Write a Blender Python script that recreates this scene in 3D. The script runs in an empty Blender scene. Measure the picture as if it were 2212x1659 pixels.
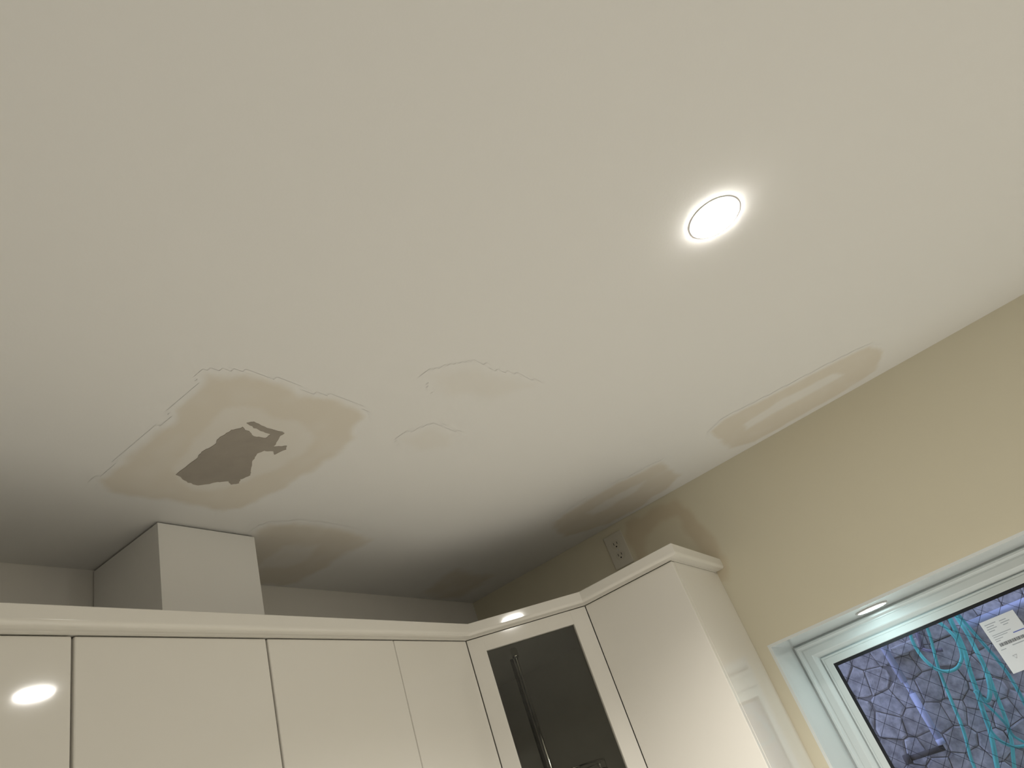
import bpy, bmesh, math, random
from mathutils import Vector, Matrix, noise
random.seed(7)
S = bpy.context.scene
C = S.collection

# ------------------------------------------------------------------ camera
F_PX = 1507.25
cam_d = bpy.data.cameras.new('camera')
cam_d.sensor_fit = 'HORIZONTAL'; cam_d.sensor_width = 36.0
cam_d.lens = F_PX / 2212.0 * 36.0
cam_d.clip_start = 0.02
cam = bpy.data.objects.new('camera', cam_d); C.objects.link(cam)
AX = ((0.54507, -0.77652, -0.31609), (-0.29701, -0.53141, 0.79334), (-0.78402, -0.33854, -0.52029))
m = Matrix.Identity(4)
for i in range(3):
    for j in range(3):
        m[j][i] = AX[i][j]
m.translation = (-2.1844, -1.4159, 1.7048)
cam.matrix_world = m
S.camera = cam

# ------------------------------------------------------------------ world: blue dusk sky, exposure
w = bpy.data.worlds.new('dusk_sky'); S.world = w; w.use_nodes = True
bg = w.node_tree.nodes['Background']
bg.inputs['Color'].default_value = (0.47, 0.58, 1.0, 1)
bg.inputs['Strength'].default_value = 2.7
S.view_settings.view_transform = 'Standard'
S.view_settings.look = 'None'
S.view_settings.gamma = 1.0
S.view_settings.use_curve_mapping = False
S.view_settings.exposure = 0.12

H = 2.45                       # ceiling height
LAMP_WARM = (1.0, 0.965, 0.90)
LAMP_COOL = (0.72, 0.98, 1.0)
LAMP_W = 122.0                  # watts of each ceiling lamp
LAMP_L = 160.0                 # glow of its lens

# ------------------------------------------------------------------ materials
def mat(name, col, rough=0.5, metal=0.0, spec=0.5, bump=0.0, bscale=60.0, var=0.0, vscale=3.0, coat=0.0):
    M = bpy.data.materials.new(name); M.use_nodes = True
    nt = M.node_tree; b = nt.nodes['Principled BSDF']
    b.inputs['Base Color'].default_value = (*col, 1)
    b.inputs['Roughness'].default_value = rough
    b.inputs['Metallic'].default_value = metal
    b.inputs['Specular IOR Level'].default_value = spec
    b.inputs['Coat Weight'].default_value = coat
    b.inputs['Coat Roughness'].default_value = 0.03
    tc = nt.nodes.new('ShaderNodeTexCoord')
    if var > 0:
        n = nt.nodes.new('ShaderNodeTexNoise'); n.inputs['Scale'].default_value = vscale
        n.inputs['Detail'].default_value = 4
        nt.links.new(tc.outputs['Object'], n.inputs['Vector'])
        r = nt.nodes.new('ShaderNodeValToRGB')
        r.color_ramp.elements[0].position = 0.3; r.color_ramp.elements[1].position = 0.7
        r.color_ramp.elements[0].color = (*[c * (1 - var) for c in col], 1)
        r.color_ramp.elements[1].color = (*[min(1, c * (1 + var)) for c in col], 1)
        nt.links.new(n.outputs['Fac'], r.inputs['Fac'])
        nt.links.new(r.outputs['Color'], b.inputs['Base Color'])
    if bump > 0:
        n2 = nt.nodes.new('ShaderNodeTexNoise'); n2.inputs['Scale'].default_value = bscale
        n2.inputs['Detail'].default_value = 3
        nt.links.new(tc.outputs['Object'], n2.inputs['Vector'])
        bp = nt.nodes.new('ShaderNodeBump'); bp.inputs['Strength'].default_value = bump
        bp.inputs['Distance'].default_value = 0.002
        nt.links.new(n2.outputs['Fac'], bp.inputs['Height'])
        nt.links.new(bp.outputs['Normal'], b.inputs['Normal'])
    return M

def mat_emit(name, col, strength):
    M = bpy.data.materials.new(name); M.use_nodes = True
    nt = M.node_tree; nt.nodes.remove(nt.nodes['Principled BSDF'])
    e = nt.nodes.new('ShaderNodeEmission')
    e.inputs['Color'].default_value = (*col, 1); e.inputs['Strength'].default_value = strength
    nt.links.new(e.outputs[0], nt.nodes['Material Output'].inputs[0])
    return M

def mat_glass(name, tint, ior=1.5):
    M = bpy.data.materials.new(name); M.use_nodes = True
    nt = M.node_tree; nt.nodes.remove(nt.nodes['Principled BSDF'])
    t = nt.nodes.new('ShaderNodeBsdfTransparent'); t.inputs['Color'].default_value = (*tint, 1)
    g = nt.nodes.new('ShaderNodeBsdfGlossy'); g.inputs['Roughness'].default_value = 0.0
    f = nt.nodes.new('ShaderNodeFresnel'); f.inputs['IOR'].default_value = ior
    x = nt.nodes.new('ShaderNodeMixShader')
    nt.links.new(f.outputs[0], x.inputs[0]); nt.links.new(t.outputs[0], x.inputs[1])
    nt.links.new(g.outputs[0], x.inputs[2])
    nt.links.new(x.outputs[0], nt.nodes['Material Output'].inputs[0])
    return M

CEIL = (0.84, 0.83, 0.805)
CREAM = (0.745, 0.695, 0.545)
COMP_CEIL = (0.745, 0.695, 0.61)
COMP_LIGHT = (0.70, 0.655, 0.57)
COMP_WALL = (0.67, 0.59, 0.44)

def mat_patch(name, base, comp):
    """Joint compound feathered onto paint: the 'cover' attribute says how much compound lies there."""
    M = mat(name, comp, 0.75, spec=0.2)
    nt = M.node_tree; b = nt.nodes['Principled BSDF']
    a = nt.nodes.new('ShaderNodeAttribute'); a.attribute_name = 'cover'
    x = nt.nodes.new('ShaderNodeMix'); x.data_type = 'RGBA'
    x.inputs[6].default_value = (*base, 1); x.inputs[7].default_value = (*comp, 1)
    nt.links.new(a.outputs['Fac'], x.inputs[0]); nt.links.new(x.outputs[2], b.inputs['Base Color'])
    return M

MT = dict(
    ceil=mat('ceiling_primer', CEIL, 0.7, spec=0.25, bump=0.05, bscale=180),
    wall_a=mat('wall_primer', (0.86, 0.835, 0.785), 0.7, spec=0.25, bump=0.05, bscale=180),
    cream=mat('cream_paint', CREAM, 0.6, spec=0.25, bump=0.05, bscale=180),
    floor=mat('floor_laminate', (0.70, 0.69, 0.66), 0.35, var=0.06, vscale=4),
    gloss=mat('white_gloss_lacquer', (0.81, 0.78, 0.715), 0.06, spec=0.45),
    carc=mat('white_melamine', (0.87, 0.85, 0.80), 0.4),
    inner=mat('grey_melamine', (0.78, 0.77, 0.74), 0.45),
    satin=mat('white_satin_panel', (0.89, 0.875, 0.84), 0.4, spec=0.3),
    vinyl=mat('white_vinyl', (0.80, 0.84, 0.84), 0.16, spec=0.5),
    rubber=mat('black_gasket', (0.008, 0.009, 0.014), 0.5),
    wire=mat('mesh_wire', (0.02, 0.022, 0.03), 0.5, metal=0.3),
    chrome=mat('chrome', (0.75, 0.75, 0.73), 0.12, metal=1.0),
    dark_refl_tray=mat('dark_reflection_and_tray', (0.03, 0.03, 0.028), 0.4),  # basket trays, and the painted reflection strips beside the post
    plate=mat('ivory_plastic', (0.68, 0.645, 0.55), 0.35),
    recept=mat('ivory_plastic_face', (0.64, 0.605, 0.51), 0.35),
    slot=mat('slot_hole_shade', (0.02, 0.02, 0.02), 0.6),  # near-black paint for the shade inside outlet slots and pin holes
    trim=mat('lamp_trim_white', (0.85, 0.84, 0.82), 0.4),
    paper=mat('label_paper', (0.78, 0.80, 0.84), 0.6, var=0.02, vscale=20),
    ink=mat('label_ink', (0.03, 0.035, 0.05), 0.6),
    inkgrey=mat('label_ink_grey', (0.42, 0.45, 0.50), 0.6),
    inkblue=mat('label_ink_blue', (0.12, 0.16, 0.50), 0.6),
    pane=mat_glass('window_glass', (0.93, 0.95, 0.97), 1.5),
    smoke=mat_glass('smoked_glass', (0.90, 0.90, 0.87), 1.45),
    mortar=mat('old_mortar', (0.35, 0.325, 0.31), 0.95, bump=0.6, bscale=50, var=0.3, vscale=14),
    pvc=mat('grey_white_pvc', (0.60, 0.61, 0.74), 0.35),
    rust=mat('rusty_pipe', (0.10, 0.085, 0.075), 0.8, bump=0.4, bscale=120, var=0.3, vscale=30),
    bracket=mat('galvanised_bracket', (0.26, 0.22, 0.26), 0.5, metal=0.3),
    hose=mat('teal_hose', (0.13, 0.60, 0.50), 0.35, var=0.3, vscale=18),
    hose2=mat('teal_hose_deep', (0.07, 0.40, 0.35), 0.4, var=0.3, vscale=18),
    compound=mat_patch('joint_compound_ceiling', CEIL, COMP_CEIL),
    compound_l=mat_patch('joint_compound_thin', COMP_CEIL, COMP_LIGHT),
    compound_w=mat_patch('joint_compound_wall', CREAM, COMP_WALL),
    bare=mat('bare_drywall_paper', (0.36, 0.325, 0.28), 0.9, spec=0.1, var=0.06, vscale=25),
    outside=mat('outer_render', (0.4, 0.38, 0.36), 0.9),
)
for k, col in enumerate([(0.49, 0.455, 0.43), (0.46, 0.425, 0.395), (0.53, 0.50, 0.485), (0.42, 0.385, 0.36)]):
    MT['stone%d' % k] = mat('rough_stone_%d' % k, col, 0.95, bump=1.0, bscale=90, var=0.36, vscale=38)

# ------------------------------------------------------------------ helpers
def link(name, verts, faces, material, parent=None, smooth=False):
    me = bpy.data.meshes.new(name); me.from_pydata([tuple(v) for v in verts], [], faces); me.update()
    o = bpy.data.objects.new(name, me); C.objects.link(o)
    me.materials.append(material)
    if parent is not None:
        o.parent = parent; o.matrix_parent_inverse = parent.matrix_world.inverted()
    if smooth:
        for p in me.polygons: p.use_smooth = True
    return o

def from_bm(name, bm, material, parent=None, smooth=False):
    bmesh.ops.recalc_face_normals(bm, faces=bm.faces)
    me = bpy.data.meshes.new(name); bm.to_mesh(me); bm.free()
    o = bpy.data.objects.new(name, me); C.objects.link(o); me.materials.append(material)
    if parent is not None:
        o.parent = parent; o.matrix_parent_inverse = parent.matrix_world.inverted()
    if smooth:
        for p in me.polygons: p.use_smooth = True
    return o

def bm_box(bm, lo, hi, bevel=0.0, seg=2):
    r = bmesh.ops.create_cube(bm, size=1.0)
    vs = r['verts']
    for v in vs:
        v.co = Vector([(lo[i] + hi[i]) / 2 + v.co[i] * (hi[i] - lo[i]) for i in range(3)])
    if bevel > 0:
        es = {e for v in vs for e in v.link_edges}
        bmesh.ops.bevel(bm, geom=list(es), offset=bevel, segments=seg, profile=0.5, affect='EDGES')

def box(name, lo, hi, material, parent=None, bevel=0.0):
    bm = bmesh.new(); bm_box(bm, lo, hi, bevel)
    return from_bm(name, bm, material, parent)

def prism(name, poly, z0, z1, material, parent=None):
    n = len(poly)
    v = [(x, y, z0) for x, y in poly] + [(x, y, z1) for x, y in poly]
    f = [list(range(n))[::-1], list(range(n, 2 * n))] + [[i, (i + 1) % n, n + (i + 1) % n, n + i] for i in range(n)]
    bm = bmesh.new()
    bv = [bm.verts.new(q) for q in v]
    for q in f: bm.faces.new([bv[i] for i in q])
    return from_bm(name, bm, material, parent)

def smooth_path(pts, sub=5):
    P = [Vector(p) for p in pts]; out = []
    for i in range(len(P) - 1):
        a = P[max(i - 1, 0)]; b = P[i]; c = P[i + 1]; d = P[min(i + 2, len(P) - 1)]
        for k in range(sub):
            t = k / sub
            out.append(0.5 * ((2 * b) + (c - a) * t + (2 * a - 5 * b + 4 * c - d) * t * t + (3 * b - a - 3 * c + d) * t ** 3))
    out.append(P[-1]); return out

def tube_geo(pts, r, seg=10, closed=False):
    verts, faces = [], []
    n = len(pts); up = Vector((0.3, 0.1, 0.95)).normalized()
    for i, p in enumerate(pts):
        if closed: t = pts[(i + 1) % n] - pts[i - 1]
        else: t = pts[min(i + 1, n - 1)] - pts[max(i - 1, 0)]
        t.normalize()
        u = t.cross(up)
        if u.length < 1e-3: u = t.cross(Vector((1, 0, 0)))
        u.normalize(); v = t.cross(u)
        rr = r[i] if isinstance(r, (list, tuple)) else r
        for k in range(seg):
            a = 2 * math.pi * k / seg
            verts.append(p + u * (math.cos(a) * rr) + v * (math.sin(a) * rr))
    m_ = n if closed else n - 1
    for i in range(m_):
        for k in range(seg):
            j = (i + 1) % n
            faces.append([i * seg + k, i * seg + (k + 1) % seg, j * seg + (k + 1) % seg, j * seg + k])
    if not closed:
        faces.append(list(range(seg))[::-1]); faces.append([(n - 1) * seg + k for k in range(seg)])
    return verts, faces

def tube(name, pts, r, material, parent=None, seg=10, closed=False):
    v, f = tube_geo([Vector(p) for p in pts], r, seg, closed)
    return link(name, v, f, material, parent, True)

def lathe(name, prof, cx, cy, material, parent=None, seg=40, smooth=True):
    """prof: list of (radius, z); revolved about the vertical through (cx, cy)."""
    v, f = [], []
    for (r, z) in prof:
        for k in range(seg):
            a = 2 * math.pi * k / seg
            v.append((cx + r * math.cos(a), cy + r * math.sin(a), z))
    for i in range(len(prof) - 1):
        for k in range(seg):
            f.append([i * seg + k, i * seg + (k + 1) % seg, (i + 1) * seg + (k + 1) % seg, (i + 1) * seg + k])
    f.append([k for k in range(seg)][::-1]); f.append([(len(prof) - 1) * seg + k for k in range(seg)])
    return link(name, v, f, material, parent, smooth)

def thing(name, label, cat, loc, group=None):
    o = bpy.data.objects.new(name, None); C.objects.link(o); o.location = loc
    o.empty_display_size = 0.05
    o.matrix_world = Matrix.Translation(loc)
    o['label'] = label; o['category'] = cat
    if group: o['group'] = group
    return o

def tag(o, label, cat, group=None):
    o['label'] = label; o['category'] = cat
    if group: o['group'] = group
    return o

def struct(o, label=None, cat=None):
    o['kind'] = 'structure'
    if label: o['label'] = label
    if cat: o['category'] = cat
    return o

# ------------------------------------------------------------------ room shell
RX, RY = -4.9, -4.7            # far corners of the room
WT = 0.36                      # thickness of the window wall
YJ, YJ2, ZH, ZS = -0.9168, -2.36, 1.9105, 1.06     # finished window recess
LN = 0.008                     # liner thickness

ceiling = struct(box('ceiling', (RX, RY, H), (WT, 0.0, H + 0.12), MT['ceil']),
                 'flat white primed ceiling with beige filler patches', 'ceiling')
floor = struct(box('floor', (RX, RY, -0.1), (WT, 0.0, 0.0), MT['floor']), 'pale wood laminate floor', 'floor')
wall_back = struct(box('wall_back', (RX, 0.0, -0.1), (WT, 0.12, H + 0.12), MT['wall_a']),
                   'grey white wall strip above the long cabinet run', 'wall')
struct(box('wall_left', (RX - 0.12, RY, -0.1), (RX, 0.12, H + 0.12), MT['wall_a']), 'plain white wall opposite the window', 'wall')
struct(box('wall_front', (RX, RY - 0.12, -0.1), (WT, RY, H + 0.12), MT['wall_a']), 'plain white wall facing the cabinets', 'wall')
struct(box('ground_1', (-12.0, -14.0, -0.1), (6.0, RY - 0.13, -0.02), MT['outside']), 'paved ground beyond the wall facing the cabinets', 'ground')
bm = bmesh.new()
bm_box(bm, (0, RY, ZH + LN), (WT, 0.0, H)); bm_box(bm, (0, RY, 0), (WT, 0.0, ZS - LN))
bm_box(bm, (0, YJ + LN, ZS - LN), (WT, 0.0, ZH + LN)); bm_box(bm, (0, RY, ZS - LN), (WT, YJ2 - LN, ZH + LN))
wall_right = struct(from_bm('wall_right', bm, MT['cream']), 'cream painted wall around the window', 'wall')

# ------------------------------------------------------------------ window in its deep recess
win = bpy.data.objects.new('window_1', None); C.objects.link(win)
win.location = (0.25, (YJ + YJ2) / 2, ZS); win.matrix_world = Matrix.Translation(win.location)
struct(win, 'white vinyl window with black gasket and wired glass in a deep recess', 'window')
XF = 0.2485
box('head_liner', (0.0, YJ2 - LN, ZH), (XF + 0.06, YJ + LN, ZH + LN), MT['vinyl'], win)
box('jamb_liner', (0.0, YJ, ZS), (XF + 0.06, YJ + LN, ZH), MT['vinyl'], win)
box('jamb_liner', (0.0, YJ2 - LN, ZS), (XF + 0.06, YJ2, ZH), MT['vinyl'], win)
box('sill_board', (0.0, YJ2 - LN, ZS - LN), (XF + 0.06, YJ + LN, ZS), MT['vinyl'], win)

def ring(name, prof, material, smooth=False):
    """prof: closed (offset from recess edge, depth) outline swept round the recess with mitred corners."""
    v, f = [], []
    n = len(prof)
    for cy, cz, sy, sz in ((YJ, ZH, -1, -1), (YJ2, ZH, 1, -1), (YJ2, ZS, 1, 1), (YJ, ZS, -1, 1)):
        for o_, d in prof:
            v.append((XF + d, cy + sy * o_, cz + sz * o_))
    for c_ in range(4):
        for k in range(n):
            a, b = c_ * n, ((c_ + 1) % 4) * n
            f.append([a + k, a + (k + 1) % n, b + (k + 1) % n, b + k])
    bm = bmesh.new(); bv = [bm.verts.new(q) for q in v]
    for q in f: bm.faces.new([bv[i] for i in q])
    return from_bm(name, bm, material, win)
ring('frame', [(0.0, 0.004), (0.0015, 0.010), (0.0045, 0.010), (0.006, 0.002), (0.0075, 0.0), (0.0125, 0.0), (0.0145, 0.002), (0.0185, 0.014), (0.0215, 0.014), (0.0235, 0.0125), (0.0420, 0.0125),
               (0.0445, 0.0145), (0.0575, 0.036), (0.0585, 0.036), (0.0585, 0.058), (0.0, 0.058)], MT['vinyl'])
ring('sash', [(0.0588, 0.036), (0.0588, 0.029), (0.0605, 0.027), (0.0640, 0.027), (0.0650, 0.0285), (0.0660, 0.027), (0.0835, 0.027),
              (0.085, 0.0285), (0.085, 0.050), (0.0588, 0.050)], MT['vinyl'])
ring('gasket', [(0.0851, 0.0282), (0.0938, 0.0283), (0.0943, 0.0290), (0.0943, 0.0303), (0.0905, 0.0303), (0.0905, 0.0365), (0.0851, 0.0365)], MT['rubber'])
PY0, PY1, PZ0, PZ1 = YJ - 0.0906, YJ2 + 0.0906, ZS + 0.0906, ZH - 0.0906
pane = box('pane', (XF + 0.0305, PY1, PZ0), (XF + 0.0355, PY0, PZ1), MT['pane'], win)
pane['label'] = 'wired glass pane'
# diamond wires cast into the glass
wv, wf = [], []
def wire(a, b, r=0.00055):
    global wv, wf
    v, f = tube_geo([Vector(a), Vector(b)], r, 4); o_ = len(wv)
    wv += v; wf += [[i + o_ for i in q] for q in f]
XW = XF + 0.033
STEP = 0.056
W_, Hh = PY0 - PY1, PZ1 - PZ0
nw = int((W_ + Hh) / STEP) + 2
for i in range(nw):
    c_ = i * STEP
    # y' = PY0 - y, z' = PZ1 - z ; lines y'+z'=c and y'-z'=c-Hh
    a0 = max(0, c_ - Hh); a1 = min(W_, c_)
    if a1 - a0 > 0.002: wire((XW - 0.0006, PY0 - a0, PZ1 - (c_ - a0)), (XW - 0.0006, PY0 - a1, PZ1 - (c_ - a1)))
    c2 = c_ - Hh + 0.02
    b0 = max(0, c2); b1 = min(W_, Hh + c2)
    if b1 - b0 > 0.002: wire((XW + 0.0006, PY0 - b0, PZ1 - (b0 - c2)), (XW + 0.0006, PY0 - b1, PZ1 - (b1 - c2)))
wm = link('wire_mesh', wv, wf, MT['wire'], win); wm['kind'] = 'stuff'

# maker's sticker on the pane
XL = XF + 0.0305
lab = thing('paper_label', 'white printed paper sticker with a barcode stuck on the wired glass', 'label', (XL, -1.46, 1.634))
LY, LZ, LW, LH = -1.4135, 1.7765, 0.093, 0.141
box('paper', (XL - 0.0006, LY - LW, LZ - LH), (XL - 0.0001, LY, LZ), MT['paper'], lab)
def ink(y0, z0, dy, dz, mm, name='print_line'):
    box(name, (XL - 0.0008, LY - y0 - dy, LZ - z0 - dz), (XL - 0.00055, LY - y0, LZ - z0), MT[mm], lab)
for (y0, z0, dy, dz) in [(0.008, 0.010, 0.030, 0.0022), (0.010, 0.016, 0.020, 0.0022), (0.008, 0.022, 0.026, 0.0022), (0.009, 0.028, 0.016, 0.0022),
                         (0.047, 0.012, 0.018, 0.0022), (0.047, 0.018, 0.024, 0.0022), (0.050, 0.024, 0.014, 0.0022),
                         (0.010, 0.040, 0.050, 0.0018), (0.010, 0.045, 0.038, 0.0018), (0.010, 0.051, 0.022, 0.0018), (0.010, 0.056, 0.012, 0.0018),
                         (0.040, 0.0765, 0.036, 0.0025), (0.008, 0.079, 0.014, 0.0018)]:
    ink(y0, z0, dy, dz, 'inkgrey')
ink(0.060, 0.050, 0.030, 0.0025, 'inkblue')
y_ = 0.0125; k = 0
while y_ < 0.083:
    wbar = (0.0008, 0.0016, 0.0011, 0.0022, 0.0008)[k % 5]
    ink(y_, 0.0635, wbar, 0.0085, 'ink', 'barcode_bar')
    y_ += wbar + (0.0009, 0.0012, 0.0007, 0.0010)[k % 4]; k += 1
v = [(XL - 0.0008, LY - 0.030 - 0.006 * math.cos(t), LZ - 0.104 - 0.006 * math.sin(t)) for t in (math.pi / 2, math.pi * 7 / 6, math.pi * 11 / 6)]
tube('print_symbol', [Vector(q) for q in v], 0.0006, MT['inkgrey'], lab, 5, True)

# small cool lamp let into the recess head
pk = thing('puck_lamp', 'small round cool white lamp set in the window recess head', 'lamp', (0.130, -1.198, ZH - 0.004))
lathe('trim_ring', [(0.0435, ZH - 0.0004), (0.047, ZH - 0.0004), (0.047, ZH - 0.002), (0.0455, ZH - 0.0035), (0.0435, ZH - 0.0035)], 0.130, -1.198, MT['trim'], pk)
lathe('lens', [(0.0434, ZH - 0.0006), (0.0434, ZH - 0.003), (0.038, ZH - 0.004)], 0.130, -1.198,
      mat_emit('puck_glow', LAMP_COOL, 30.0), pk)

# ------------------------------------------------------------------ ceiling downlights
def downlight(x, y, label, col, strength, end=''):
    t = thing('downlight' + end, label, 'lamp', (x, y, H - 0.006), 'round recessed lamps in the ceiling')
    lathe('trim_ring', [(0.0441, H - 0.0005), (0.0475, H - 0.0005), (0.0475, H - 0.0007), (0.0467, H - 0.0009), (0.0441, H - 0.0010)], x, y, MT['trim'], t, 48)
    lathe('lens' + end, [(0.0440, H - 0.0008), (0.0440, H - 0.0015), (0.0425, H - 0.0026), (0.038, H - 0.0036), (0.030, H - 0.0042), (0.015, H - 0.0045)], x, y,
          mat_emit('lamp_glow', col, LAMP_L), t, 48)
    ld = bpy.data.lights.new('lamp_beam' + end, 'SPOT'); ld.energy = strength; ld.color = col
    ld.spot_size = math.radians(140); ld.spot_blend = 1.0; ld.shadow_soft_size = 0.045
    lo = bpy.data.objects.new('lamp_beam' + end, ld); C.objects.link(lo)
    lo.parent = t; lo.location = (0, 0, -0.055)
    return t
downlight(-1.133, -1.432, 'glowing round recessed lamp in the open ceiling away from the cabinets', LAMP_WARM, LAMP_W)
# second lamp of the same row, beyond the frame: its flare streak enters the photograph from that side
downlight(-1.133, -2.60, 'round recessed lamp next in line beyond the glowing one, away from the cabinets', LAMP_WARM, LAMP_W, '_offscreen')

# ------------------------------------------------------------------ filler patches
def inside(p, poly):
    x, y = p; c_ = False; n = len(poly)
    for i in range(n):
        x1, y1 = poly[i]; x2, y2 = poly[i - 1]
        if (y1 > y) != (y2 > y) and x < (x2 - x1) * (y - y1) / (y2 - y1) + x1: c_ = not c_
    return c_
def sdist(p, poly):
    d = 1e9; n = len(poly); P = Vector(p)
    for i in range(n):
        a = Vector(poly[i - 1]); b = Vector(poly[i]); ab = b - a
        t = max(0, min(1, (P - a).dot(ab) / max(ab.length_squared, 1e-12)))
        d = min(d, (P - a - ab * t).length)
    return d if inside(p, poly) else -d
def sstep(x, a, b):
    t = max(0, min(1, (x - a) / (b - a))); return t * t * (3 - 2 * t)
def patch(parent, outer, inner, material, plane, soft=0.012, step=0.008, amp=0.012, dip=0.75, lift=0.0004, strength=1.0, name='filler_patch'):
    """A skim of compound: full inside 'outer', thinner over 'inner', feathered edges, on the ceiling or the window wall."""
    xs = [p[0] for p in outer]; ys = [p[1] for p in outer]
    x0, x1, y0, y1 = min(xs) - 0.02, max(xs) + 0.02, min(ys) - 0.02, max(ys) + 0.02
    if plane == 'ceiling': x1 = min(x1, -0.002); y1 = min(y1, -0.002)
    else: y1 = min(y1, H - 0.002)
    nx, ny = int((x1 - x0) / step) + 1, int((y1 - y0) / step) + 1
    cov = {}; verts = []; vals = []; faces = []; idx = {}
    for i in range(nx + 1):
        for j in range(ny + 1):
            q = (x0 + (x1 - x0) * i / nx, y0 + (y1 - y0) * j / ny)
            wob = amp * (noise.noise((q[0] * 18, q[1] * 18, 3.1)) + 0.5 * noise.noise((q[0] * 45, q[1] * 45, 9.7)))
            s = sstep(sdist(q, outer) + wob, -soft, soft)
            if inner:
                s *= 1 - dip * sstep(sdist(q, inner) + wob, -soft, soft)
            s *= 1 + 0.22 * noise.noise((q[0] * 26, q[1] * 26, 5.5))
            cov[i, j] = max(0, min(1, s * strength))
    def vid(i, j):
        if (i, j) not in idx:
            q = (x0 + (x1 - x0) * i / nx, y0 + (y1 - y0) * j / ny); h = 0.00015 + 0.0009 * cov[i, j] + lift
            idx[i, j] = len(verts)
            verts.append((q[0], q[1], H - h) if plane == 'ceiling' else (-h, q[0], q[1]))
            vals.append(cov[i, j])
        return idx[i, j]
    for i in range(nx):
        for j in range(ny):
            if max(cov[i, j], cov[i + 1, j], cov[i, j + 1], cov[i + 1, j + 1]) > 0.01:
                q = [vid(i, j), vid(i, j + 1), vid(i + 1, j + 1), vid(i + 1, j)]
                faces.append(q)
    o = link(name, verts, faces, material, parent, True)
    at = o.data.attributes.new('cover', 'FLOAT', 'POINT')
    at.data.foreach_set('value', vals)
    return o

P_OUT = [(-1.558, -0.331), (-1.548, -0.356), (-1.552, -0.413), (-1.557, -0.463), (-1.553, -0.541), (-1.575, -0.612), (-1.575, -0.664), (-1.537, -0.685), (-1.489, -0.704), (-1.446, -0.705), (-1.389, -0.695), (-1.352, -0.71), (-1.301, -0.714), (-1.264, -0.691), (-1.233, -0.64), (-1.217, -0.602), (-1.221, -0.547), (-1.221, -0.487), (-1.231, -0.428), (-1.248, -0.371), (-1.258, -0.323), (-1.282, -0.299), (-1.335, -0.304), (-1.382, -0.312), (-1.43, -0.301), (-1.483, -0.3), (-1.52, -0.303)]
P_IN = [(-1.468, -0.404), (-1.486, -0.49), (-1.495, -0.551), (-1.504, -0.604), (-1.472, -0.625), (-1.398, -0.629), (-1.342, -0.626), (-1.295, -0.605), (-1.281, -0.556), (-1.287, -0.496), (-1.312, -0.439), (-1.336, -0.382), (-1.387, -0.363), (-1.434, -0.38)]
P_BARE = [(-1.452, -0.397), (-1.453, -0.459), (-1.457, -0.478), (-1.451, -0.506), (-1.458, -0.532), (-1.453, -0.557), (-1.442, -0.574), (-1.425, -0.568), (-1.405, -0.559), (-1.383, -0.563), (-1.381, -0.577), (-1.406, -0.579), (-1.436, -0.584), (-1.445, -0.59), (-1.435, -0.597), (-1.402, -0.591), (-1.361, -0.593), (-1.363, -0.579), (-1.354, -0.556), (-1.35, -0.546), (-1.33, -0.559), (-1.324, -0.548), (-1.331, -0.525), (-1.343, -0.534), (-1.358, -0.527), (-1.364, -0.514), (-1.353, -0.485), (-1.334, -0.459), (-1.325, -0.443), (-1.334, -0.424), (-1.327, -0.41), (-1.338, -0.402), (-1.35, -0.41), (-1.368, -0.399), (-1.395, -0.375), (-1.423, -0.381)]
big = patch(ceiling, P_OUT, P_IN, MT['compound'], 'ceiling', soft=0.010, dip=0.45)
big['label'] = 'large beige filler patch with a dark bare centre'
ragged = []
for i in range(len(P_BARE)):
    a, b = P_BARE[i], P_BARE[(i + 1) % len(P_BARE)]
    for k in range(5):
        q = (a[0] + (b[0] - a[0]) * k / 5, a[1] + (b[1] - a[1]) * k / 5)
        ragged.append((q[0] + 0.0028 * noise.noise((q[0] * 140, q[1] * 140, 1.3)), q[1] + 0.0028 * noise.noise((q[0] * 140, q[1] * 140, 7.9))))
bare = prism('bare_spot', ragged, H - 0.0021, H - 0.0005, MT['bare'], big)
bare['label'] = 'dark ragged bare drywall spot'
patch(ceiling, [(-1.15, -0.243), (-1.147, -0.278), (-1.093, -0.308), (-1.01, -0.312), (-0.916, -0.309), (-0.827, -0.287), (-0.845, -0.209), (-0.843, -0.127), (-0.855, -0.03), (-0.894, -0.003), (-1.10, -0.003), (-1.12, -0.12)],
      [(-1.04, -0.2), (-0.96, -0.23), (-0.92, -0.17), (-0.95, -0.1), (-1.03, -0.09)], MT['compound'], 'ceiling', soft=0.016, dip=0.5)
patch(ceiling, [(-0.335, -0.05), (-0.36, -0.159), (-0.361, -0.209), (-0.256, -0.196), (-0.151, -0.198), (-0.129, -0.139), (-0.125, -0.04), (-0.211, -0.01)],
      None, MT['compound'], 'ceiling', soft=0.03, strength=0.9)
patch(ceiling, [(-0.285, -1.112), (-0.313, -1.159), (-0.293, -1.268), (-0.278, -1.403), (-0.248, -1.583), (-0.157, -1.603), (-0.05, -1.57), (-0.035, -1.445), (-0.03, -1.299), (-0.03, -1.173), (-0.085, -1.107)],
      [(-0.206, -1.194), (-0.224, -1.32), (-0.201, -1.468), (-0.148, -1.494), (-0.15, -1.402), (-0.164, -1.262), (-0.156, -1.184)], MT['compound'], 'ceiling', soft=0.010, amp=0.008, dip=0.75)
patch(ceiling, [(-0.292, -0.555), (-0.308, -0.68), (-0.303, -0.812), (-0.272, -0.936), (-0.11, -0.931), (-0.06, -0.879), (-0.03, -0.749), (-0.03, -0.627), (-0.134, -0.504)],
      [(-0.222, -0.648), (-0.23, -0.758), (-0.208, -0.848), (-0.165, -0.811), (-0.165, -0.678), (-0.175, -0.638)], MT['compound'], 'ceiling', soft=0.014, dip=0.7)
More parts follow.
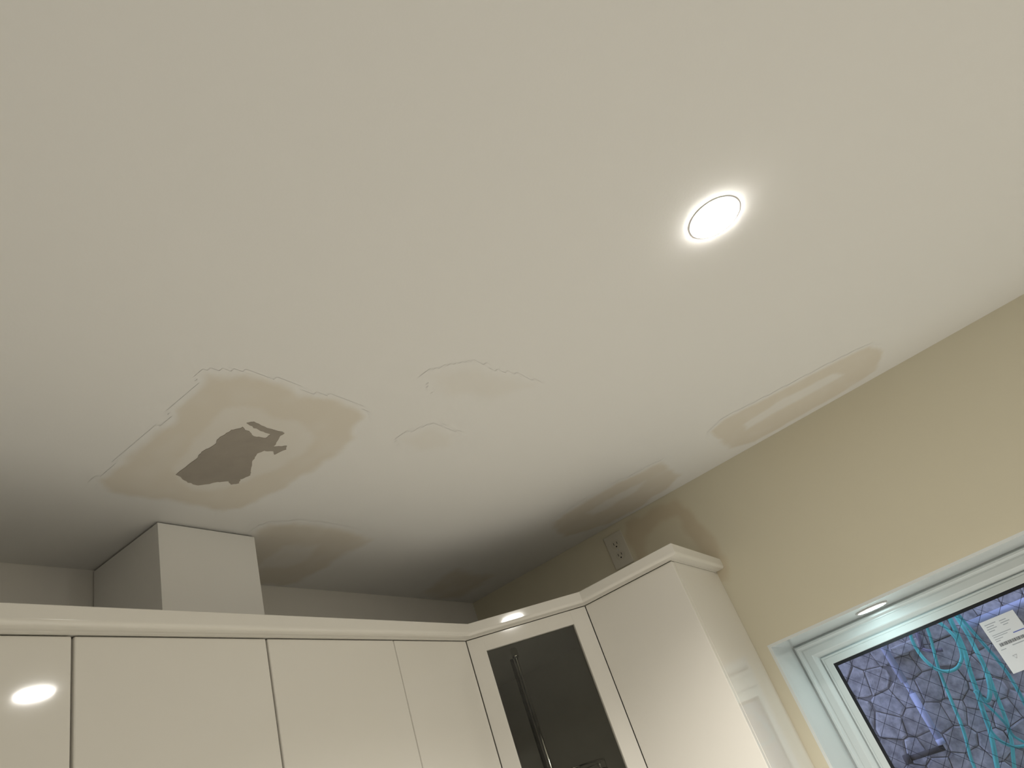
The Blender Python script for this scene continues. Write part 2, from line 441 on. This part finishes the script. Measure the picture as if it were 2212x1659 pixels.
patch(wall_right, [(-0.652, 2.394), (-0.679, 2.43), (-0.794, 2.43), (-0.864, 2.425), (-0.888, 2.357), (-0.905, 2.285), (-0.915, 2.196), (-0.90, 2.13), (-0.788, 2.12), (-0.655, 2.13)],
      [(-0.72, 2.365), (-0.795, 2.385), (-0.838, 2.365), (-0.852, 2.273), (-0.85, 2.15), (-0.726, 2.16), (-0.695, 2.303)], MT['compound_w'], 'wall', soft=0.012, dip=0.85)
# faint sanded smears on the open ceiling
patch(ceiling, [(-1.24, -0.86), (-1.16, -0.84), (-1.06, -0.88), (-1.02, -0.95), (-1.10, -0.93), (-1.2, -0.92)], None, MT['compound'], 'ceiling', soft=0.02, strength=0.28, name='filler_smear')
patch(ceiling, [(-1.12, -0.68), (-1.05, -0.66), (-1.0, -0.70), (-1.03, -0.74), (-1.1, -0.73)], None, MT['compound'], 'ceiling', soft=0.02, strength=0.25, name='filler_smear')

# ------------------------------------------------------------------ wall cabinets
ZT, ZB = 2.1911, 2.1604        # cornice top and underside
ZD0, ZD1 = 1.40, 2.1575        # door bottom and top
YD, XD = -0.352, -0.385        # door faces of the two runs
OV = 0.028                     # cornice overhang
OUT = [Vector((-2.40, -0.380)), Vector((-0.6381, -0.380)), Vector((-0.4131, -0.6072)), Vector((-0.4131, -0.902)), Vector((0.0, -0.902))]
def offset_path(P, d):
    """Move a polyline sideways (towards the wall side) by d with mitred corners."""
    N = []
    for i in range(len(P) - 1):
        t = (P[i + 1] - P[i]).normalized(); N.append(Vector((-t.y, t.x)))
    R = []
    for i in range(len(P)):
        if i == 0: R.append(P[0] + N[0] * d)
        elif i == len(P) - 1: R.append(P[-1] + N[-1] * d)
        else:
            b = (N[i - 1] + N[i]).normalized(); R.append(P[i] + b * (d / b.dot(N[i])))
    return R
DP = offset_path(OUT, OV)      # door-face polyline
D1, D2, D3 = DP[1], DP[2], DP[3]

def cab_body(name, x0, x1, parent):
    bm = bmesh.new(); t = 0.016; y0 = YD + 0.021; y1 = -0.002
    bm_box(bm, (x0, y0, ZD0), (x0 + t, y1, ZD1)); bm_box(bm, (x1 - t, y0, ZD0), (x1, y1, ZD1))
    bm_box(bm, (x0 + t, y0, ZD1 - t), (x1 - t, y1, ZD1)); bm_box(bm, (x0 + t, y0, ZD0), (x1 - t, y1, ZD0 + t))
    bm_box(bm, (x0 + t, y1 - 0.006, ZD0 + t), (x1 - t, y1, ZD1 - t))
    return from_bm(name, bm, MT['carc'], parent)
def a_door(x0, x1, parent):
    return box('door', (x0, YD, ZD0), (x1, YD + 0.019, ZD1 - 0.001), MT['gloss'], parent, 0.0026)
S0, S1, S2, S3 = -1.964, -1.6116, -1.2592, -0.9046
g = 0.0019
c1 = thing('wall_cabinet', 'white gloss wall cabinet on the far side of the duct box from the corner', 'cabinet', ((S0 + S1) / 2, -0.17, ZD0), 'white gloss wall cabinets')
cab_body('body', S0 + 0.0005, S1 - 0.0005, c1); a_door(S0 + g, S1 - g, c1)
c2 = thing('wall_cabinet', 'white gloss single door wall cabinet under the duct box front', 'cabinet', ((S1 + S2) / 2, -0.17, ZD0), 'white gloss wall cabinets')
cab_body('body', S1 + 0.0005, S2 - 0.0005, c2); a_door(S1 + g, S2 - g, c2)
c3 = thing('wall_cabinet', 'white gloss two door wall cabinet beside the glass corner cabinet', 'cabinet', ((S2 + D1.x) / 2, -0.17, ZD0), 'white gloss wall cabinets')
cab_body('body', S2 + 0.0005, D1.x - 0.020, c3); a_door(S2 + g, S3 - 0.0009, c3); a_door(S3 + 0.0009, D1.x - 0.001, c3)
c0 = thing('wall_cabinet', 'white gloss wall cabinet at the open end of the run', 'cabinet', (S0 - 0.18, -0.17, ZD0), 'white gloss wall cabinets')
cab_body('body', -2.38, S0 - 0.0005, c0); a_door(-2.38, S0 - g, c0)

# diagonal corner cabinet
cc = thing('corner_cabinet', 'diagonal corner wall cabinet with a framed glass door', 'cabinet', (-0.3, -0.3, ZD0), 'white gloss wall cabinets')
dv = (D2 - D1).normalized(); nv = Vector((-dv.y, dv.x))          # nv points into the corner
LD = (D2 - D1).length
def q2(s, d): p = D1 + dv * s + nv * d; return (p.x, p.y)
B1 = D1 + Vector((-0.018, 0.021)); B2 = D2 + Vector((0.021, -0.001))
e1 = q2(0.004, 0.022); e2 = q2(LD - 0.004, 0.022)
pent = [(D1.x - 0.018, -0.002), (D1.x - 0.018, YD + 0.021), e1, e2, (XD + 0.021, D2.y - 0.012), (-0.002, D2.y - 0.012), (-0.002, -0.002)]
prism('top_panel', pent, ZD1 - 0.016, ZD1, MT['inner'], cc)
prism('bottom_panel', pent, ZD0, ZD0 + 0.016, MT['inner'], cc)
z0, z1 = ZD0 + 0.016, ZD1 - 0.016
box('side_panel', (D1.x - 0.018, YD + 0.021, z0), (D1.x - 0.002, -0.002, z1), MT['inner'], cc)
box('side_panel', (XD + 0.021, D2.y - 0.012, z0), (-0.002, D2.y + 0.004, z1), MT['inner'], cc)
box('back_panel', (D1.x - 0.002, -0.010, z0), (-0.002, -0.002, z1), MT['inner'], cc)
box('back_panel', (-0.010, D2.y + 0.004, z0), (-0.002, -0.010, z1), MT['inner'], cc)
for k in range(15):                                            # shelf-pin holes in the side panel
    zz = 2.08 - k * 0.032
    v_, f_ = tube_geo([Vector((D1.x - 0.0021, -0.09, zz)), Vector((D1.x - 0.0012, -0.09, zz))], 0.003, 8)
    link('pin_hole', v_, f_, MT['slot'], cc)
def diag_box(name, s0, s1, d0, d1, za, zb, material, parent, bev=0.0):
    bm = bmesh.new(); bm_box(bm, (s0, d0, za), (s1, d1, zb), bev)
    for v in bm.verts:
        p = D1 + dv * v.co.x + nv * v.co.y; v.co = Vector((p.x, p.y, v.co.z))
    return from_bm(name, bm, material, parent)
cd = diag_box('door', 0.0008, 0.045, 0.0, 0.020, ZD0, ZD1 - 0.001, MT['gloss'], cc, 0.0014)   # hinge stile carries the rest
cd['label'] = 'white frame of the glass door'
diag_box('stile', LD - 0.048, LD - 0.0008, 0.0, 0.020, ZD0, ZD1 - 0.001, MT['gloss'], cd, 0.0014)
diag_box('rail', 0.0445, LD - 0.0475, 0.0003, 0.0197, ZD1 - 0.038, ZD1 - 0.0012, MT['gloss'], cd)
diag_box('rail', 0.0445, LD - 0.0475, 0.0003, 0.0197, ZD0 + 0.0002, ZD0 + 0.045, MT['gloss'], cd)
diag_box('pane', 0.040, LD - 0.043, 0.009, 0.013, ZD0 + 0.041, ZD1 - 0.034, MT['smoke'], cd)

# chrome carousel inside it
PXc, PYc = -0.405, -0.347
ca = thing('carousel', 'chrome carousel post with wire baskets inside the glass corner cabinet', 'carousel', (PXc, PYc, ZD0 + 0.016))
tube('post', [(PXc, PYc, ZD0 + 0.017), (PXc, PYc, 2.115)], 0.0055, MT['chrome'], ca, 14)
lathe('post_cap', [(0.009, 2.112), (0.010, 2.118), (0.010, 2.135), (0.007, 2.1395)], PXc, PYc, MT['chrome'], ca, 20)
box('dark_reflection', (PXc + 0.006, PYc + 0.004, ZD0 + 0.02), (PXc + 0.013, PYc + 0.010, 2.112), MT['dark_refl_tray'], ca)  # dark strips painted in for the reflections down the post's sides
box('dark_reflection', (PXc - 0.015, PYc + 0.006, ZD0 + 0.02), (PXc - 0.006, PYc + 0.012, 2.112), MT['dark_refl_tray'], ca)
def circ(r, z, n=48): return [Vector((PXc + r * math.cos(2 * math.pi * k / n), PYc + r * math.sin(2 * math.pi * k / n), z)) for k in range(n)]
for zb_ in (1.80, 1.48):
    bk = tube('basket_rim', circ(0.138, zb_), 0.0022, MT['chrome'], ca, 8, True)
    tube('rim', circ(0.138, zb_ - 0.022), 0.0022, MT['dark_refl_tray'], bk, 8, True)
    lathe('tray', [(0.137, zb_ - 0.034), (0.137, zb_ - 0.028), (0.012, zb_ - 0.028), (0.012, zb_ - 0.034)], PXc, PYc, MT['dark_refl_tray'], bk, 48, False)
    for k in range(12):
        a = 2 * math.pi * k / 12
        tube('wire', [(PXc + 0.138 * math.cos(a), PYc + 0.138 * math.sin(a), zb_ - 0.030), (PXc + 0.138 * math.cos(a), PYc + 0.138 * math.sin(a), zb_)], 0.0013, MT['chrome'], bk, 6)

# end cabinet beside the window
ce = thing('wall_cabinet', 'white gloss wall cabinet with a tall end panel next to the window', 'cabinet', (-0.19, (D2.y + D3.y) / 2, ZD0), 'white gloss wall cabinets')
YE = D3.y
box('door', (XD, YE, ZD0), (XD + 0.019, D2.y - 0.0008, ZD1 - 0.001), MT['gloss'], ce, 0.0014)
box('end_panel', (XD + 0.0215, YE, ZD0), (-0.001, YE + 0.018, ZD1), MT['gloss'], ce, 0.001)
bm = bmesh.new(); ya, yb, xa, xb, t = YE + 0.0185, D2.y - 0.0125, XD + 0.021, -0.002, 0.016
bm_box(bm, (xa, ya, ZD1 - t), (xb, yb, ZD1)); bm_box(bm, (xa, ya, ZD0), (xb, yb, ZD0 + t))
bm_box(bm, (xa, yb - t, ZD0 + t), (xb, yb, ZD1 - t)); bm_box(bm, (xb - 0.006, ya, ZD0 + t), (xb, yb - t, ZD1 - t))
from_bm('body', bm, MT['carc'], ce)

# cornice: one mitred length for each run
co = thing('cornice', 'white glossy cornice moulding running along the cabinet tops', 'moulding', (-0.6, -0.4, ZB))
prof = [(0.066, ZB - 0.0018), (0.0285, ZB - 0.0018), (0.0280, ZB + 0.0008)]       # (inward offset from outer face, z)
for k in range(13):
    a = math.radians(90 * k / 12)
    prof.append((0.008 - 0.008 * math.sin(a), ZB + 0.0010 + 0.008 * (1 - math.cos(a))))
prof += [(0.0, ZT - 0.0015), (0.0004, ZT - 0.0005), (0.0015, ZT), (0.066, ZT)]
LAY = [(offset_path(OUT, d), z) for d, z in prof]
npf = len(prof)
for s in range(4):
    v = []
    for e in (s, s + 1):
        v += [(L[e].x, L[e].y, z) for L, z in LAY]
    f = [[k, (k + 1) % npf, npf + (k + 1) % npf, npf + k] for k in range(npf)] + [list(range(npf)), list(range(npf, 2 * npf))[::-1]]
    bm = bmesh.new(); bv = [bm.verts.new(q) for q in v]
    for q in f: bm.faces.new([bv[i] for i in q])
    if s == 3:
        for q in bm.verts:
            if q.co.x > -0.01: q.co.x = -0.0008
    o = from_bm('moulding_length', bm, MT['gloss'], co)
    for p_ in o.data.polygons: p_.use_smooth = False

# ------------------------------------------------------------------ duct box up to the ceiling
BX0, BX1, BY = -1.3835, -1.1485, -0.2294
db = thing('duct_box', 'white square duct box rising from the cabinet tops to the ceiling', 'duct box', ((BX0 + BX1) / 2, BY / 2, ZD1))
zt = H - 0.0045
box('front_panel', (BX0, BY, ZD1 + 0.0005), (BX1, BY + 0.016, zt), MT['satin'], db, 0.0006)
box('side_panel', (BX0 + 0.0006, BY + 0.0162, ZD1 + 0.0005), (BX0 + 0.016, -0.0035, zt), MT['satin'], db)
box('side_panel', (BX1 - 0.016, BY + 0.0162, ZD1 + 0.0005), (BX1 - 0.0006, -0.0035, zt), MT['satin'], db)

# ------------------------------------------------------------------ wall outlet above the end cabinet
ol = thing('wall_outlet', 'ivory double power outlet on the cream wall above the cornice', 'outlet', (0, -0.610, 2.364))
OY, OZ = -0.610, 2.364
box('plate', (-0.0055, OY - 0.035, OZ - 0.0575), (-0.0002, OY + 0.035, OZ + 0.0575), MT['plate'], ol, 0.002)
for s in (1, -1):
    zc = OZ + s * 0.0195
    prof_ = []
    for k in range(28):
        a = 2 * math.pi * k / 28
        prof_.append((OY + 0.0172 * math.cos(a), zc + max(-0.0145, min(0.0145, 0.0172 * math.sin(a)))))
    n = len(prof_)
    v = [(-0.0052, y, z) for y, z in prof_] + [(-0.0068, y, z) for y, z in prof_]
    f = [list(range(n)), list(range(n, 2 * n))[::-1]] + [[i, (i + 1) % n, n + (i + 1) % n, n + i] for i in range(n)]
    bm = bmesh.new(); bv = [bm.verts.new(q) for q in v]
    for q in f: bm.faces.new([bv[i] for i in q])
    rc = from_bm('receptacle', bm, MT['recept'], ol)
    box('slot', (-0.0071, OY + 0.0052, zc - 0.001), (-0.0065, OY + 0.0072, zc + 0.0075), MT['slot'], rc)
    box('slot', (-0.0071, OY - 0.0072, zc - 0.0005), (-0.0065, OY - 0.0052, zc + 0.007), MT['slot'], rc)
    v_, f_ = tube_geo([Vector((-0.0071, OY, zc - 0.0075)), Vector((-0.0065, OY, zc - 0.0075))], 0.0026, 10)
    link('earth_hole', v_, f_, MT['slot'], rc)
v_, f_ = tube_geo([Vector((-0.0066, OY, OZ)), Vector((-0.0052, OY, OZ))], 0.003, 10)
link('screw', v_, f_, MT['chrome'], ol)

# ------------------------------------------------------------------ outside: stone wall across a narrow gap
XO = 1.05
ow = struct(box('wall_outside', (XO, -3.2, -0.1), (XO + 0.3, 0.9, 3.3), MT['mortar']), 'rough grey stone wall outside the window', 'wall')
struct(box('ground', (WT, -3.2, -0.1), (XO, 0.9, 0.0), MT['outside']), 'paved strip between the walls', 'ground')
def clip(poly, a, b):
    """keep the part of poly nearer to a than to b"""
    mx, my = (a[0] + b[0]) / 2, (a[1] + b[1]) / 2; nx, ny = b[0] - a[0], b[1] - a[1]
    out = []
    for i in range(len(poly)):
        p, q = poly[i - 1], poly[i]
        dp = (p[0] - mx) * nx + (p[1] - my) * ny; dq = (q[0] - mx) * nx + (q[1] - my) * ny
        if (dp <= 0) != (dq <= 0):
            t = dp / (dp - dq); out.append((p[0] + (q[0] - p[0]) * t, p[1] + (q[1] - p[1]) * t))
        if dq <= 0: out.append(q)
    return out
GS = 0.082
seeds = {}
for i in range(15):
    for j in range(12):
        seeds[i, j] = (-0.72 - i * GS + random.uniform(-0.36, 0.36) * GS + (GS / 2 if j % 2 else 0), 1.18 + j * GS + random.uniform(-0.32, 0.32) * GS)
for (i, j), s in seeds.items():
    poly = [(s[0] - 0.2, s[1] - 0.2), (s[0] + 0.2, s[1] - 0.2), (s[0] + 0.2, s[1] + 0.2), (s[0] - 0.2, s[1] + 0.2)]
    edge = False
    for di in (-2, -1, 0, 1, 2):
        for dj in (-2, -1, 0, 1, 2):
            if di == 0 and dj == 0: continue
            t = seeds.get((i + di, j + dj))
            if t: poly = clip(poly, s, t)
    if len(poly) < 3: continue
    poly = [(max(s[0] - 0.06, min(s[0] + 0.06, y)), max(s[1] - 0.06, min(s[1] + 0.06, z))) for y, z in poly]
    cy = sum(p[0] for p in poly) / len(poly); cz = sum(p[1] for p in poly) / len(poly)
    h = random.uniform(0.003, 0.010); n = len(poly)
    def sh(k, c0, c1): return c0 + (c1 - c0) * k
    a = [(XO + 0.002, sh(0.985, cy, y), sh(0.985, cz, z)) for y, z in poly]
    b = [(XO - h * 0.7, sh(0.955, cy, y), sh(0.955, cz, z)) for y, z in poly]
    c_ = [(XO - h + random.uniform(-0.002, 0.002), sh(0.84, cy, y), sh(0.84, cz, z)) for y, z in poly]
    v = a + b + c_
    f = [[k, (k + 1) % n, n + (k + 1) % n, n + k] for k in range(n)] + [[n + k, n + (k + 1) % n, 2 * n + (k + 1) % n, 2 * n + k] for k in range(n)] + [list(range(2 * n, 3 * n))]
    bm = bmesh.new(); bv = [bm.verts.new(q) for q in v]
    for q in f: bm.faces.new([bv[k] for k in q])
    from_bm('stone', bm, MT['stone%d' % random.choice((0, 0, 1, 1, 2, 3))], ow)

XP = XO - 0.035
# upright plastic conduit with a coupling, and the rusty branch at its foot
cn = thing('conduit', 'upright pale plastic conduit on the stone wall outside', 'pipe', (XP, -1.078, 1.512))
tube('lower_pipe', [(XP, -1.079, 1.505), (XP, -1.080, 1.672)], 0.0125, MT['pvc'], cn, 14)
tube('upper_pipe', [(XP, -1.078, 1.715), (XP, -1.075, 2.30)], 0.0125, MT['pvc'], cn, 14)
tube('coupling', [(XP, -1.079, 1.668), (XP, -1.079, 1.720)], 0.0075, MT['pvc'], cn, 14)
tube('pipe_foot', [(XP, -1.079, 1.494), (XP, -1.079, 1.512)], 0.0145, MT['pvc'], cn, 14)
el = thing('branch_pipe', 'short dark rusty branch pipe at the foot of the conduit', 'pipe', (XP, -0.937, 1.500))
tube('pipe', [(XP, -1.079, 1.482), (XP, -0.950, 1.486)], 0.0095, MT['rust'], el, 12)
tube('end_cap', [(XP, -0.958, 1.486), (XP, -0.935, 1.486)], 0.0165, MT['rust'], el, 14)
hb = thing('conduit', 'level pale plastic conduit crossing the stone wall outside', 'pipe', (XP, -1.37, 1.806))
tube('pipe', [(XP, -1.372, 1.806), (XP, -2.30, 1.806)], 0.0140, MT['pvc'], hb, 14)
tube('end_collar', [(XP, -1.362, 1.806), (XP, -1.380, 1.806)], 0.0150, MT['pvc'], hb, 14)
lg = tag(box('stone_ledge', (XO - 0.030, -1.200, 1.800), (XO + 0.004, -1.095, 1.835), MT['stone2'], None, 0.004),
         'short pale stone ledge between conduit and hose bracket', 'ledge')
bk = thing('hose_bracket', 'grey angled metal bracket holding teal hoses on the stone wall', 'bracket', (XO - 0.04, -1.21, 1.79))
tube('arm', [(XO - 0.006, -1.225, 1.90), (XO - 0.02, -1.208, 1.84), (XO - 0.03, -1.196, 1.790)], 0.0085, MT['bracket'], bk, 10)
tube('hook', smooth_path([(XO - 0.03, -1.196, 1.792), (XO - 0.045, -1.215, 1.777), (XO - 0.05, -1.256, 1.764)]), 0.0065, MT['bracket'], bk, 10)

# teal hoses hanging in loops
def hose(pts, r, dx, label, mm='hose'):
    P = smooth_path([(XO - dx, y, z) for y, z in pts], 6)
    o = tube('hose', P, r * 0.78, MT[mm], None, 10)
    return tag(o, label, 'hose', 'teal hoses hanging outside the window')
hose([(-1.210, 1.96), (-1.204, 1.879), (-1.196, 1.86), (-1.186, 1.834), (-1.182, 1.793), (-1.187, 1.753), (-1.204, 1.714), (-1.233, 1.695), (-1.267, 1.695), (-1.295, 1.714), (-1.309, 1.738), (-1.318, 1.78), (-1.312, 1.816), (-1.299, 1.856), (-1.29, 1.90), (-1.285, 1.96)],
     0.0075, 0.085, 'teal hose hanging in one wide loop beside the bracket')
hose([(-1.275, 1.96), (-1.264, 1.888), (-1.256, 1.861), (-1.245, 1.818), (-1.23, 1.774), (-1.208, 1.708), (-1.189, 1.614), (-1.17, 1.517), (-1.141, 1.43), (-1.134, 1.396), (-1.10, 1.25)],
     0.0070, 0.062, 'teal hose falling straight through the bracket hook')
hose([(-1.35, 1.96), (-1.344, 1.884), (-1.34, 1.86), (-1.332, 1.808), (-1.319, 1.738), (-1.297, 1.673), (-1.282, 1.619), (-1.262, 1.553), (-1.248, 1.497), (-1.226, 1.441), (-1.197, 1.375), (-1.15, 1.25)],
     0.0105, 0.055, 'thickest teal hose falling between the wide loop and the hooked hose')
hose([(-1.372, 1.96), (-1.364, 1.871), (-1.362, 1.854), (-1.361, 1.783), (-1.354, 1.723), (-1.347, 1.67), (-1.332, 1.624), (-1.317, 1.594), (-1.295, 1.571), (-1.282, 1.582), (-1.275, 1.612)],
     0.0095, 0.085, 'teal hose curling back up in a small hook')
hose([(-1.375, 1.96), (-1.372, 1.867), (-1.372, 1.85), (-1.380, 1.781), (-1.390, 1.714), (-1.398, 1.645), (-1.396, 1.58), (-1.389, 1.529), (-1.378, 1.481), (-1.36, 1.40), (-1.33, 1.25)],
     0.0070, 0.150, 'teal hose passing behind the paper sticker', 'hose2')
hose([(-1.287, 1.609), (-1.283, 1.568), (-1.293, 1.53), (-1.302, 1.486), (-1.301, 1.456), (-1.313, 1.434), (-1.334, 1.416), (-1.40, 1.39), (-1.47, 1.42)],
     0.0055, 0.108, 'thinnest teal hose, swinging sideways below the hooked hose', 'hose2')
hose([(-1.345, 1.65), (-1.337, 1.618), (-1.329, 1.59), (-1.32, 1.547), (-1.306, 1.492), (-1.291, 1.452), (-1.279, 1.424), (-1.244, 1.36), (-1.19, 1.25)],
     0.0080, 0.034, 'short teal hose lying flat against the stones below the hooked hose')
hose([(-1.262, 1.553), (-1.250, 1.5), (-1.255, 1.461), (-1.27, 1.438), (-1.291, 1.424), (-1.316, 1.419), (-1.341, 1.421), (-1.39, 1.45), (-1.44, 1.53)],
     0.0065, 0.128, 'deep teal hose sagging in a low loop', 'hose2')
